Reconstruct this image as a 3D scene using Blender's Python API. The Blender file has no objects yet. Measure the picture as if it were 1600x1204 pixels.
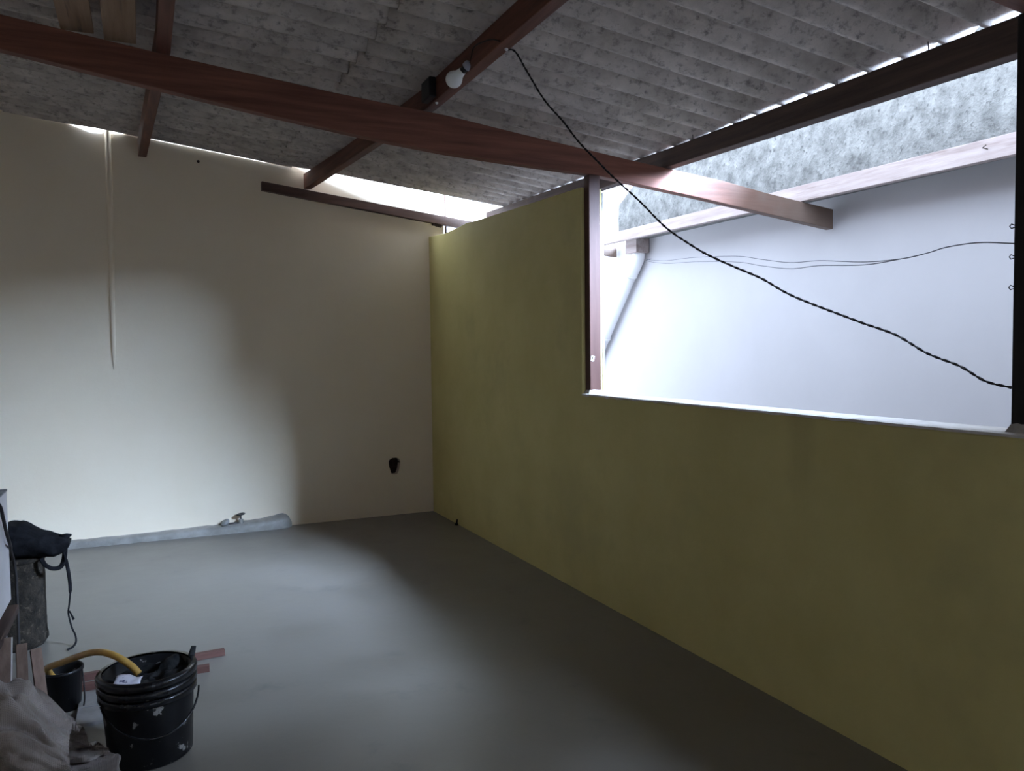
import bpy, bmesh, math, random
from mathutils import Vector, Matrix, noise
random.seed(4)
scene = bpy.context.scene
C = scene.collection
PI = math.pi

# ------------------------------------------------------------------ camera
CAM = Vector((-2.315, -6.770, 1.450))
YAW, PITCH, ROLL = 0.429857, -0.047213, -0.012354
fwd = Vector((math.sin(YAW)*math.cos(PITCH), math.cos(YAW)*math.cos(PITCH), math.sin(PITCH)))
rgt = Vector((math.cos(YAW), -math.sin(YAW), 0))
upv = rgt.cross(fwd)
r2 = math.cos(ROLL)*rgt + math.sin(ROLL)*upv
u2 = -math.sin(ROLL)*rgt + math.cos(ROLL)*upv
cd = bpy.data.cameras.new('camera')
cd.sensor_fit = 'HORIZONTAL'; cd.sensor_width = 36.0
cd.lens = 36.0*1254.3/1600.0
cd.clip_start = 0.02; cd.clip_end = 200
cam = bpy.data.objects.new('camera', cd); C.objects.link(cam)
cam.matrix_world = Matrix((
    (r2.x, u2.x, -fwd.x, CAM.x), (r2.y, u2.y, -fwd.y, CAM.y),
    (r2.z, u2.z, -fwd.z, CAM.z), (0, 0, 0, 1)))
scene.camera = cam

# ------------------------------------------------------------------ overcast sky
w = bpy.data.worlds.new('overcast_sky'); scene.world = w
w.use_nodes = True
bg = w.node_tree.nodes['Background']
bg.inputs['Color'].default_value = (0.66, 0.79, 1.0, 1)
bg.inputs['Strength'].default_value = 1.3
# veiled sun: a broad bright area of the overcast beyond the neighbouring wall
SUN_AZ, SUN_EL = math.radians(42), math.radians(22)      # azimuth from -y towards +x
sd = bpy.data.lights.new('veiled_sun', 'SUN'); sd.energy = 23.0; sd.angle = math.radians(35); sd.color = (0.53, 0.71, 1.0)
sun = bpy.data.objects.new('veiled_sun', sd); C.objects.link(sun); sun.location = (6, -8, 6)
to_sun = Vector((math.sin(SUN_AZ)*math.cos(SUN_EL), -math.cos(SUN_AZ)*math.cos(SUN_EL), math.sin(SUN_EL)))
sun.rotation_euler = to_sun.to_track_quat('Z', 'Y').to_euler()
scene.view_settings.view_transform = 'Standard'
scene.view_settings.look = 'None'
scene.view_settings.exposure = 2.38
scene.view_settings.gamma = 1.0
scene.view_settings.use_curve_mapping = False
try:
    scene.cycles.use_denoising = True
    scene.cycles.max_bounces = 14
    scene.cycles.diffuse_bounces = 10
    scene.cycles.glossy_bounces = 6
    scene.cycles.sample_clamp_indirect = 4.0
except Exception:
    pass

# ------------------------------------------------------------------ materials
MATS = {}
def nd(nt, kind, x=0, y=0, **kw):
    n = nt.nodes.new(kind); n.location = (x, y)
    for k, v in kw.items():
        if k in n.inputs: n.inputs[k].default_value = v
        else: setattr(n, k, v)
    return n
def rgb(c): return (c[0], c[1], c[2], 1.0)
def material(name, c1, c2, rough=0.7, scale=6.0, stretch=(1, 1, 1), detail=6.0, bump=0.0,
             bump_scale=None, bump_dist=0.01, spec=0.3, metal=0.0, lo=0.35, hi=0.65,
             c3=None, spot_scale=30.0, spot=(0.62, 0.70), rough2=None):
    """two-tone noise colour, optional spots of a third colour, noise bump; object coordinates"""
    m = bpy.data.materials.new(name); m.use_nodes = True
    nt = m.node_tree; b = nt.nodes['Principled BSDF']
    tc = nd(nt, 'ShaderNodeTexCoord'); mp = nd(nt, 'ShaderNodeMapping')
    mp.inputs['Scale'].default_value = stretch
    nt.links.new(tc.outputs['Object'], mp.inputs['Vector'])
    n1 = nd(nt, 'ShaderNodeTexNoise', Scale=scale, Detail=detail, Roughness=0.6)
    nt.links.new(mp.outputs['Vector'], n1.inputs['Vector'])
    rp = nd(nt, 'ShaderNodeMapRange'); rp.inputs['From Min'].default_value = lo; rp.inputs['From Max'].default_value = hi
    nt.links.new(n1.outputs['Fac'], rp.inputs['Value'])
    mx = nd(nt, 'ShaderNodeMix', data_type='RGBA')
    mx.inputs[6].default_value = rgb(c1); mx.inputs[7].default_value = rgb(c2)
    nt.links.new(rp.outputs['Result'], mx.inputs[0])
    col = mx.outputs[2]
    if c3 is not None:
        n3 = nd(nt, 'ShaderNodeTexNoise', Scale=spot_scale, Detail=4.0, Roughness=0.65)
        nt.links.new(mp.outputs['Vector'], n3.inputs['Vector'])
        r3 = nd(nt, 'ShaderNodeMapRange'); r3.inputs['From Min'].default_value = spot[0]; r3.inputs['From Max'].default_value = spot[1]
        nt.links.new(n3.outputs['Fac'], r3.inputs['Value'])
        m3 = nd(nt, 'ShaderNodeMix', data_type='RGBA')
        m3.inputs[7].default_value = rgb(c3)
        nt.links.new(r3.outputs['Result'], m3.inputs[0]); nt.links.new(col, m3.inputs[6])
        col = m3.outputs[2]
    nt.links.new(col, b.inputs['Base Color'])
    b.inputs['Roughness'].default_value = rough
    b.inputs['Metallic'].default_value = metal
    b.inputs['Specular IOR Level'].default_value = spec
    if rough2 is not None:
        rr = nd(nt, 'ShaderNodeMapRange'); rr.inputs['To Min'].default_value = rough; rr.inputs['To Max'].default_value = rough2
        rr.inputs['From Min'].default_value = 0.35; rr.inputs['From Max'].default_value = 0.65
        nt.links.new(n1.outputs['Fac'], rr.inputs['Value']); nt.links.new(rr.outputs['Result'], b.inputs['Roughness'])
    if bump > 0:
        nb = nd(nt, 'ShaderNodeTexNoise', Scale=bump_scale or scale*4, Detail=5.0, Roughness=0.6)
        nt.links.new(mp.outputs['Vector'], nb.inputs['Vector'])
        bp = nd(nt, 'ShaderNodeBump', Strength=bump, Distance=bump_dist)
        nt.links.new(nb.outputs['Fac'], bp.inputs['Height'])
        nt.links.new(bp.outputs['Normal'], b.inputs['Normal'])
    MATS[name] = m
    return m

material('white_wall_paint', (0.77, 0.66, 0.51), (0.80, 0.695, 0.55), rough=0.75, scale=1.6, bump=0.25, bump_scale=14, bump_dist=0.006, spec=0.25)
material('outside_white_paint', (0.50, 0.482, 0.49), (0.545, 0.525, 0.535), rough=0.8, scale=0.8, bump=0.15, bump_scale=10, bump_dist=0.004)
material('floor_paint', (0.150, 0.134, 0.115), (0.176, 0.158, 0.138), rough=0.30, rough2=0.42, scale=1.8, bump=0.12, bump_scale=5, bump_dist=0.012, spec=0.5, c3=(0.13, 0.12, 0.108), spot_scale=3.5, spot=(0.6, 0.75))
material('mortar_paint', (0.20, 0.19, 0.175), (0.30, 0.285, 0.265), rough=0.35, scale=9, bump=0.5, bump_scale=24, bump_dist=0.012, spec=0.5)
material('sill_mortar', (0.50, 0.45, 0.41), (0.62, 0.58, 0.54), rough=0.85, scale=14, bump=0.5, bump_scale=50, bump_dist=0.006)
material('fibre_cement', (0.37, 0.322, 0.29), (0.56, 0.495, 0.45), rough=0.9, scale=5.5, stretch=(1.0, 1.5, 1), bump=0.45, bump_scale=60, bump_dist=0.004, spec=0.15, lo=0.36, hi=0.66, c3=(0.20, 0.178, 0.165), spot_scale=26, spot=(0.52, 0.72))
material('weathered_concrete', (0.125, 0.125, 0.12), (0.285, 0.285, 0.27), rough=0.95, scale=11, stretch=(1, 1, 0.9), detail=9.0, bump=0.8, bump_scale=30, bump_dist=0.02, spec=0.1, lo=0.30, hi=0.70, c3=(0.10, 0.10, 0.098), spot_scale=30, spot=(0.56, 0.70))
material('red_wood_x', (0.085, 0.032, 0.022), (0.17, 0.066, 0.042), rough=0.6, scale=5, stretch=(0.35, 6, 6), bump=0.3, bump_scale=16, bump_dist=0.004, spec=0.3)
material('red_wood_y', (0.095, 0.036, 0.025), (0.18, 0.07, 0.046), rough=0.6, scale=5, stretch=(6, 0.35, 6), bump=0.3, bump_scale=16, bump_dist=0.004, spec=0.3)
material('dark_wood_y', (0.05, 0.031, 0.026), (0.095, 0.06, 0.048), rough=0.75, scale=5, stretch=(6, 0.35, 6), bump=0.3, bump_scale=16, bump_dist=0.004)
material('dark_wood_x', (0.075, 0.045, 0.038), (0.14, 0.085, 0.07), rough=0.75, scale=5, stretch=(0.35, 6, 6), bump=0.3, bump_scale=16, bump_dist=0.004)
material('pale_wood_y', (0.26, 0.16, 0.10), (0.36, 0.24, 0.16), rough=0.8, scale=4, stretch=(7, 0.4, 7), bump=0.3, bump_scale=16, bump_dist=0.003, c3=(0.13, 0.09, 0.07), spot_scale=3, spot=(0.58, 0.7))
material('weathered_plank', (0.34, 0.27, 0.25), (0.46, 0.39, 0.37), rough=0.85, scale=4, stretch=(6, 0.5, 6), bump=0.35, bump_scale=16, bump_dist=0.004, c3=(0.24, 0.18, 0.16), spot_scale=2.5, spot=(0.58, 0.72))
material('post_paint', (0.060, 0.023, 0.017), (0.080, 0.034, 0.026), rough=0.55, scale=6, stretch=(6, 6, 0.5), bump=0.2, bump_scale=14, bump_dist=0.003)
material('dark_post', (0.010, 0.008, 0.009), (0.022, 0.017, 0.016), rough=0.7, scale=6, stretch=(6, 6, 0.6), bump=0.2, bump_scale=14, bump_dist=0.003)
material('mortar_grey', (0.30, 0.27, 0.24), (0.45, 0.41, 0.38), rough=0.9, scale=18, bump=0.5, bump_scale=40, bump_dist=0.006)
material('bulb_plastic', (0.80, 0.82, 0.80), (0.84, 0.86, 0.84), rough=0.35, scale=3, spec=0.4)
material('socket_black', (0.012, 0.012, 0.014), (0.025, 0.025, 0.028), rough=0.4, scale=10)
material('socket_grey', (0.38, 0.38, 0.46), (0.45, 0.45, 0.52), rough=0.3, scale=10)
material('wire_black', (0.015, 0.013, 0.013), (0.03, 0.025, 0.025), rough=0.55, scale=40)
material('wire_thin', (0.10, 0.10, 0.12), (0.16, 0.16, 0.18), rough=0.55, scale=40)
material('white_pvc', (0.80, 0.80, 0.80), (0.85, 0.85, 0.85), rough=0.35, scale=3, spec=0.5)
material('valve_metal', (0.05, 0.045, 0.045), (0.11, 0.10, 0.10), rough=0.45, scale=40, metal=0.6)
material('grey_plug', (0.22, 0.22, 0.22), (0.33, 0.33, 0.33), rough=0.5, scale=40)
material('hole_dark', (0.018, 0.010, 0.008), (0.045, 0.024, 0.018), rough=0.95, scale=50)
material('black_plastic', (0.004, 0.004, 0.005), (0.009, 0.009, 0.010), rough=0.38, scale=14, spec=0.3, c3=(0.26, 0.25, 0.24), spot_scale=17, spot=(0.615, 0.65))
material('black_rim', (0.006, 0.006, 0.007), (0.016, 0.016, 0.018), rough=0.25, scale=14, spec=0.4)
material('black_cloth', (0.004, 0.004, 0.005), (0.012, 0.012, 0.014), rough=0.95, scale=25, bump=0.5, bump_scale=60, bump_dist=0.004, spec=0.1)
material('rag_cloth', (0.010, 0.010, 0.011), (0.03, 0.03, 0.03), rough=0.95, scale=20, bump=0.5, bump_scale=50, bump_dist=0.004, spec=0.1)
material('paper_label', (0.55, 0.53, 0.60), (0.66, 0.64, 0.70), rough=0.7, scale=8, c3=(0.06, 0.06, 0.14), spot_scale=22, spot=(0.60, 0.63))
material('drum_crust', (0.008, 0.006, 0.0045), (0.03, 0.023, 0.016), rough=0.95, scale=26, bump=0.9, bump_scale=50, bump_dist=0.01, c3=(0.07, 0.055, 0.038), spot_scale=45, spot=(0.56, 0.68))
material('cabinet_white', (0.54, 0.50, 0.50), (0.60, 0.565, 0.56), rough=0.5, scale=5, c3=(0.35, 0.32, 0.32), spot_scale=24, spot=(0.72, 0.76))
material('cabinet_top', (0.22, 0.22, 0.22), (0.30, 0.30, 0.30), rough=0.8, scale=9)
material('board_brown', (0.125, 0.08, 0.06), (0.19, 0.125, 0.095), rough=0.75, scale=5, stretch=(9, 9, 0.6), bump=0.25, bump_scale=16, bump_dist=0.003)
material('stick_brown', (0.20, 0.13, 0.10), (0.28, 0.19, 0.15), rough=0.75, scale=5, stretch=(9, 9, 0.6), bump=0.2, bump_scale=16, bump_dist=0.003)
material('board_pale', (0.60, 0.57, 0.55), (0.70, 0.67, 0.64), rough=0.8, scale=9)
material('stick_red', (0.085, 0.038, 0.030), (0.13, 0.062, 0.05), rough=0.7, scale=6, stretch=(0.6, 8, 8))
material('tile_grey', (0.20, 0.18, 0.17), (0.26, 0.24, 0.23), rough=0.7, scale=9, bump=0.2)
material('hose_orange', (0.42, 0.24, 0.055), (0.52, 0.31, 0.08), rough=0.45, scale=20)
material('red_scrap', (0.20, 0.03, 0.03), (0.28, 0.05, 0.045), rough=0.8, scale=10)
material('nail_steel', (0.05, 0.04, 0.035), (0.10, 0.08, 0.07), rough=0.5, scale=40, metal=0.7)
material('clip_white', (0.75, 0.75, 0.74), (0.8, 0.8, 0.79), rough=0.5, scale=40)
material('ground_concrete', (0.22, 0.22, 0.22), (0.30, 0.30, 0.30), rough=0.9, scale=4, bump=0.3)
material('nest_mud', (0.02, 0.013, 0.01), (0.05, 0.032, 0.026), rough=0.95, scale=50, bump=0.6)

# yellow plaster with the damp streak below the sill
def yellow_material():
    m = material('yellow_paint', (0.54, 0.46, 0.19), (0.60, 0.515, 0.225), rough=0.7, scale=2.2, bump=0.3,
                 bump_scale=26, bump_dist=0.005, spec=0.3, c3=(0.50, 0.43, 0.19), spot_scale=1.3, spot=(0.55, 0.7))
    nt = m.node_tree; b = nt.nodes['Principled BSDF']
    src = b.inputs['Base Color'].links[0].from_socket
    tc = nd(nt, 'ShaderNodeTexCoord'); sp = nd(nt, 'ShaderNodeSeparateXYZ')
    nt.links.new(tc.outputs['Object'], sp.inputs[0])
    nz = nd(nt, 'ShaderNodeTexNoise', Scale=9.0, Detail=4.0); nt.links.new(tc.outputs['Object'], nz.inputs['Vector'])
    def mth(op, a, bb):
        n = nd(nt, 'ShaderNodeMath', operation=op)
        for i, v in enumerate((a, bb)):
            if isinstance(v, (int, float)): n.inputs[i].default_value = v
            else: nt.links.new(v, n.inputs[i])
        return n.outputs[0]
    dy = mth('ABSOLUTE', mth('ADD', sp.outputs['Y'], 4.41), 0)
    dy = mth('ADD', dy, mth('MULTIPLY', mth('SUBTRACT', nz.outputs['Fac'], 0.5), 0.08))
    my = nd(nt, 'ShaderNodeMapRange'); my.inputs['From Min'].default_value = 0.09; my.inputs['From Max'].default_value = 0.03
    nt.links.new(dy, my.inputs['Value'])
    mz = nd(nt, 'ShaderNodeMapRange'); mz.inputs['From Min'].default_value = 0.72; mz.inputs['From Max'].default_value = 1.0
    nt.links.new(sp.outputs['Z'], mz.inputs['Value'])
    f = mth('MULTIPLY', mth('MULTIPLY', my.outputs[0], mz.outputs[0]), 0.35)
    mx = nd(nt, 'ShaderNodeMix', data_type='RGBA'); mx.inputs[7].default_value = (0.36, 0.30, 0.13, 1)
    nt.links.new(f, mx.inputs[0]); nt.links.new(src, mx.inputs[6])
    nt.links.new(mx.outputs[2], b.inputs['Base Color'])
yellow_material()

# rafters: reddish under the roof, rain-bleached on the stretch that runs out over the light well
def bleached_rafter(name, dark1, dark2, x0, x1):
    m = material(name, dark1, dark2, rough=0.65, scale=5, stretch=(0.35, 6, 6), bump=0.3, bump_scale=16, bump_dist=0.004)
    nt = m.node_tree; b = nt.nodes['Principled BSDF']
    src = b.inputs['Base Color'].links[0].from_socket
    tc = nd(nt, 'ShaderNodeTexCoord'); sp = nd(nt, 'ShaderNodeSeparateXYZ')
    nt.links.new(tc.outputs['Object'], sp.inputs[0])
    nz = nd(nt, 'ShaderNodeTexNoise', Scale=7.0, Detail=5.0); nt.links.new(tc.outputs['Object'], nz.inputs['Vector'])
    ad = nd(nt, 'ShaderNodeMath', operation='MULTIPLY_ADD'); ad.inputs[1].default_value = 0.4
    nt.links.new(nz.outputs['Fac'], ad.inputs[0]); nt.links.new(sp.outputs['X'], ad.inputs[2])
    mr = nd(nt, 'ShaderNodeMapRange'); mr.inputs['From Min'].default_value = x0 + 0.2; mr.inputs['From Max'].default_value = x1 + 0.2
    nt.links.new(ad.outputs[0], mr.inputs['Value'])
    pale = nd(nt, 'ShaderNodeMix', data_type='RGBA')
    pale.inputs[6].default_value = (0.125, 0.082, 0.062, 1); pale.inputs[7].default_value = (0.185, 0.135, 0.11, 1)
    nt.links.new(nz.outputs['Fac'], pale.inputs[0])
    mx = nd(nt, 'ShaderNodeMix', data_type='RGBA')
    nt.links.new(mr.outputs[0], mx.inputs[0]); nt.links.new(src, mx.inputs[6]); nt.links.new(pale.outputs[2], mx.inputs[7])
    nt.links.new(mx.outputs[2], b.inputs['Base Color'])
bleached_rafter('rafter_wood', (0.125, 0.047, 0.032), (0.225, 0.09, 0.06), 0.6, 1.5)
bleached_rafter('back_rafter_wood', (0.075, 0.042, 0.034), (0.14, 0.08, 0.065), -0.2, 0.6)

# woven raffia of the sack
def sack_material():
    m = material('raffia', (0.22, 0.18, 0.16), (0.34, 0.29, 0.265), rough=0.42, scale=7, spec=0.5, bump=0.0)
    nt = m.node_tree; b = nt.nodes['Principled BSDF']
    tc = nd(nt, 'ShaderNodeTexCoord')
    w1 = nd(nt, 'ShaderNodeTexWave', Scale=60.0, Distortion=0.6); w2 = nd(nt, 'ShaderNodeTexWave', Scale=60.0, Distortion=0.6)
    w2.bands_direction = 'Z'; w1.bands_direction = 'X'
    for q in (w1, w2): nt.links.new(tc.outputs['Object'], q.inputs['Vector'])
    ad = nd(nt, 'ShaderNodeMath', operation='MULTIPLY'); nt.links.new(w1.outputs['Fac'], ad.inputs[0]); nt.links.new(w2.outputs['Fac'], ad.inputs[1])
    bp = nd(nt, 'ShaderNodeBump', Strength=0.5, Distance=0.003); nt.links.new(ad.outputs[0], bp.inputs['Height'])
    nt.links.new(bp.outputs['Normal'], b.inputs['Normal'])
sack_material()

# ------------------------------------------------------------------ helpers
def obj(name, bm, mat, parent=None, smooth=False, bevel=0.0, subsurf=0, solidify=0.0):
    bmesh.ops.recalc_face_normals(bm, faces=bm.faces[:])
    me = bpy.data.meshes.new(name); bm.to_mesh(me); bm.free()
    me.materials.append(MATS[mat])
    if smooth:
        for f in me.polygons: f.use_smooth = True
    o = bpy.data.objects.new(name, me); C.objects.link(o)
    if parent is not None: o.parent = parent
    if solidify:
        s = o.modifiers.new('thickness', 'SOLIDIFY'); s.thickness = solidify; s.offset = 0
    if bevel:
        b = o.modifiers.new('edges', 'BEVEL'); b.width = bevel; b.segments = 2; b.limit_method = 'ANGLE'
    if subsurf:
        s = o.modifiers.new('smooth', 'SUBSURF'); s.levels = subsurf; s.render_levels = subsurf
    return o
def tag(o, label, cat, group=None):
    o['label'] = label; o['category'] = cat
    if group: o['group'] = group
    return o
def struct(o, label=None):
    o['kind'] = 'structure'
    if label: o['label'] = label
    return o
def empty(name, label, cat, loc=(0, 0, 0), group=None):
    o = bpy.data.objects.new(name, None); C.objects.link(o); o.location = loc
    o.empty_display_size = 0.05
    return tag(o, label, cat, group)
def keep(child, parent):
    """parent without moving: the parent Empties are only translated"""
    child.parent = parent; child.matrix_parent_inverse = Matrix.Translation(-Vector(parent.location))
    return child
def box(bm, x0, x1, y0, y1, z0, z1, M=None):
    vs = [bm.verts.new(M @ Vector(v) if M else v) for v in
          ((x0, y0, z0), (x1, y0, z0), (x1, y1, z0), (x0, y1, z0), (x0, y0, z1), (x1, y0, z1), (x1, y1, z1), (x0, y1, z1))]
    for f in ((0, 3, 2, 1), (4, 5, 6, 7), (0, 1, 5, 4), (1, 2, 6, 5), (2, 3, 7, 6), (3, 0, 4, 7)):
        bm.faces.new([vs[i] for i in f])
    return vs
def beam(stations, axis, width):
    """stations: (s, c, z_bottom, z_top): s along the axis, c the centre across it"""
    bm = bmesh.new(); rings = []
    for s, c, z0, z1 in stations:
        h = width/2
        pts = [(c-h, z0), (c+h, z0), (c+h, z1), (c-h, z1)]
        rings.append([bm.verts.new((s, a, z) if axis == 'x' else (a, s, z)) for a, z in pts])
    for a, b in zip(rings, rings[1:]):
        for i in range(4):
            bm.faces.new((a[i], a[(i+1) % 4], b[(i+1) % 4], b[i]))
    bm.faces.new(rings[0]); bm.faces.new(rings[-1][::-1])
    return bm
def frames(pts):
    T = []
    for i in range(len(pts)):
        a = pts[max(0, i-1)]; b = pts[min(len(pts)-1, i+1)]
        T.append((b-a).normalized())
    n = T[0].orthogonal().normalized(); out = []
    for t in T:
        n = (n - t*n.dot(t)).normalized()
        out.append((t, n, t.cross(n)))
    return out
def tube(bm, pts, rad, seg=8, cap=True, flat=1.0):
    pts = [Vector(p) for p in pts]
    rr = rad if isinstance(rad, (list, tuple)) else [rad]*len(pts)
    rings = []
    for p, r, (t, n, b) in zip(pts, rr, frames(pts)):
        rings.append([bm.verts.new(p + r*math.cos(2*PI*k/seg)*n + r*flat*math.sin(2*PI*k/seg)*b) for k in range(seg)])
    for a, b in zip(rings, rings[1:]):
        for k in range(seg):
            bm.faces.new((a[k], a[(k+1) % seg], b[(k+1) % seg], b[k]))
    if cap:
        bm.faces.new(rings[0][::-1]); bm.faces.new(rings[-1])
    return rings
def spline(pts, n):
    """Catmull-Rom through the points"""
    P = [Vector(p) for p in pts]; P = [2*P[0]-P[1]] + P + [2*P[-1]-P[-2]]
    out = []
    for i in range(1, len(P)-2):
        for k in range(n):
            t = k/n; a, b, c, d = P[i-1], P[i], P[i+1], P[i+2]
            out.append(0.5*((2*b) + (c-a)*t + (2*a-5*b+4*c-d)*t*t + (3*b-a-3*c+d)*t**3))
    out.append(P[-2]); return out
def lathe(bm, prof, seg=32, M=None, close_bottom=True, close_top=False):
    rings = []
    for r, z in prof:
        rings.append([bm.verts.new((M or Matrix()) @ Vector((r*math.cos(2*PI*k/seg), r*math.sin(2*PI*k/seg), z))) for k in range(seg)])
    for a, b in zip(rings, rings[1:]):
        for k in range(seg):
            bm.faces.new((a[k], a[(k+1) % seg], b[(k+1) % seg], b[k]))
    if close_bottom: bm.faces.new(rings[0][::-1])
    if close_top: bm.faces.new(rings[-1])
    return rings
def axis_matrix(origin, direction):
    d = Vector(direction).normalized(); q = d.to_track_quat('Z', 'Y')
    return Matrix.Translation(origin) @ q.to_matrix().to_4x4()
def prism(bm, poly, axis, a0, a1):
    """extrude a 2-D polygon along an axis; poly in the two other axes in xyz order"""
    def P(u, v, a): return {'x': (a, u, v), 'y': (u, a, v), 'z': (u, v, a)}[axis]
    lo = [bm.verts.new(P(u, v, a0)) for u, v in poly]; hi = [bm.verts.new(P(u, v, a1)) for u, v in poly]
    n = len(poly)
    bm.faces.new(lo); bm.faces.new(hi[::-1])
    for i in range(n):
        bm.faces.new((lo[i], hi[i], hi[(i+1) % n], lo[(i+1) % n]))
def lerp(xs, ys, x):
    if x <= xs[0]: return ys[0] + (ys[1]-ys[0])*(x-xs[0])/(xs[1]-xs[0])
    for i in range(len(xs)-1):
        if x <= xs[i+1]:
            return ys[i] + (ys[i+1]-ys[i])*(x-xs[i])/(xs[i+1]-xs[i])
    return ys[-1] + (ys[-1]-ys[-2])*(x-xs[-1])/(xs[-1]-xs[-2])
def nz(x, y=0.0, z=0.0): return noise.noise(Vector((x, y, z)))

SILL = 1.18          # top of the low yellow wall
WT = 0.14            # its thickness
XO = 1.93            # white wall across the light well

# ------------------------------------------------------------------ setting
bm = bmesh.new(); box(bm, -4.7, 0.0, -9.2, 0.0, -0.15, 0.0)
struct(obj('floor', bm, 'floor_paint'), 'grey painted glossy concrete floor')
bm = bmesh.new(); box(bm, WT, 6.0, -9.2, 5.0, -0.15, 0.0)
struct(obj('floor_outside', bm, 'ground_concrete'), 'bare concrete ground of the light well')

# back wall, with the chopped socket hole cut out of it
bm = bmesh.new()
prism(bm, [(-4.7, -0.15), (0.14, -0.15), (0.14, 2.96), (-4.7, 3.46)], 'y', 0.0, 0.15)
wall = obj('wall_back', bm, 'white_wall_paint')
hole = []
for k in range(22):
    a = 2*PI*k/22
    rx = 0.047*(1 + 0.12*nz(k*0.9, 3.1)); rz = 0.073*(1 + 0.10*nz(k*0.8, 7.7))
    ca, sa = math.cos(a), math.sin(a)
    px = math.copysign(abs(ca)**0.65, ca)*rx; pz = math.copysign(abs(sa)**0.65, sa)*rz
    px *= 1.0 + 0.28*pz/0.073
    hole.append((-0.350 + px, 0.427 + pz))
bm = bmesh.new(); prism(bm, hole, 'y', -0.05, 0.07)
cut = obj('cutter', bm, 'hole_dark')
md = wall.modifiers.new('hole', 'BOOLEAN'); md.object = cut; md.operation = 'DIFFERENCE'; md.solver = 'EXACT'
dg = bpy.context.evaluated_depsgraph_get()
me2 = bpy.data.meshes.new_from_object(wall.evaluated_get(dg))
wall.modifiers.clear(); wall.data = me2
bpy.data.objects.remove(cut)
struct(wall, 'off-white painted rear wall')

# yellow wall: tall stretch at the back, low stretch under the opening
poly = [(0.0, -0.15), (0.0, 2.435), (-0.07, 2.427), (-0.41, 2.409), (-0.71, 2.413), (-0.90, 2.422), (-1.12, 2.410), (-1.43, 2.402),
        (-1.65, 2.394), (-2.05, 2.384), (-2.41, 2.374), (-2.70, 2.366), (-2.70, SILL-0.012), (-6.9, SILL-0.012), (-6.9, 2.42), (-9.2, 2.42), (-9.2, -0.15)]
bm = bmesh.new(); prism(bm, poly, 'x', 0.0, WT)
struct(obj('wall_right', bm, 'yellow_paint', bevel=0.006), 'olive yellow painted wall with a large opening')

# grey slab added on the unseen outer face to cut yellow bounce light
bm = bmesh.new(); prism(bm, [(a, b-0.02) for a, b in poly], 'x', WT+0.0005, WT+0.012)
struct(obj('wall_right_added_slab', bm, 'mortar_grey'), 'grey mortar slab added on the unseen outer face of the yellow wall')

# mortar sill on the low wall, with a ragged inner lip
bm = bmesh.new(); n = 210; rows = []
for i in range(n+1):
    y = -2.70 - 4.2*i/n
    rag = 0.004 + 0.006*max(0, nz(y*9, 1.0)) + 0.010*max(0, nz(y*23, 5.0)-0.25)
    drop = 0.012 + 0.010*max(0, nz(y*13, 9.0)) + (0.018*max(0, nz(y*31, 2.0)-0.2) if y > -3.6 else 0)
    zt_ = SILL + 0.003*nz(y*5, 4.0)
    rows.append([bm.verts.new(v) for v in ((-rag, y, SILL-drop), (-rag, y, zt_-0.003), (0.01, y, zt_+0.001), (WT*0.5, y, zt_+0.002), (WT+0.014, y, zt_-0.002), (WT+0.014, y, SILL-0.02))])
for a, b in zip(rows, rows[1:]):
    for k in range(5): bm.faces.new((a[k], a[k+1], b[k+1], b[k]))
    bm.faces.new((a[5], a[0], b[0], b[5]))
bm.faces.new(rows[0]); bm.faces.new(rows[-1][::-1])
struct(obj('trim_1', bm, 'sill_mortar'), 'pale mortar sill of the opening')

# light well: white wall across, grey parapet above it
bm = bmesh.new(); box(bm, XO, XO+0.2, -7.6, 4.0, -0.15, 2.43)
struct(obj('wall_outside', bm, 'outside_white_paint'), 'white neighbouring wall across the light well')
bm = bmesh.new(); n = 90; rows = []
for i in range(n+1):
    y = -0.40 - 7.2*i/n
    top = 2.87 + 0.008*nz(y*3, 2.0) + 0.25*min(1.0, max(0.0, (-0.5-y)/0.8)) - 0.49*min(1.0, max(0.0, (-4.15-y)/0.35))  # raised out of sight to shade the rafter, lowered beyond view for sun
    if i < 5: top -= 0.10*(1-i/5.0)**2.0
    rows.append([bm.verts.new(v) for v in ((1.705, y, 2.43), (1.70+0.006*nz(y*6, 1), y, 2.62), (1.71, y, top-0.02), (1.735, y, top), (2.10, y, top), (2.13, y, 2.43))])
for a, b in zip(rows, rows[1:]):
    for k in range(5): bm.faces.new((a[k], a[k+1], b[k+1], b[k]))
    bm.faces.new((a[5], a[0], b[0], b[5]))
bm.faces.new(rows[0]); bm.faces.new(rows[-1][::-1])
struct(obj('wall_parapet', bm, 'weathered_concrete'), 'grey weathered concrete parapet above the white wall')
bm = bmesh.new(); box(bm, WT, 2.46, -7.1, -6.9, -0.15, 3.3)  # unseen wall, placed to block the sun and edge the lit patch
struct(obj('wall_end_blocker', bm, 'outside_white_paint'), 'unseen end wall added to block light in the well')
bm = bmesh.new(); box(bm, -4.7, -4.5, -9.2, 0.0, -0.15, 3.3)
struct(obj('wall_left', bm, 'white_wall_paint'))
bm = bmesh.new()
prism(bm, [(-4.7, -0.15), (-1.27, -0.15), (-1.27, 2.1), (-0.90, 2.1), (-0.90, -0.15), (0.14, -0.15), (0.14, 2.75), (-4.7, 3.3)], 'y', -9.2, -9.0)  # narrow opening added behind the camera to let in fill light
struct(obj('wall_front', bm, 'white_wall_paint'))

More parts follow.
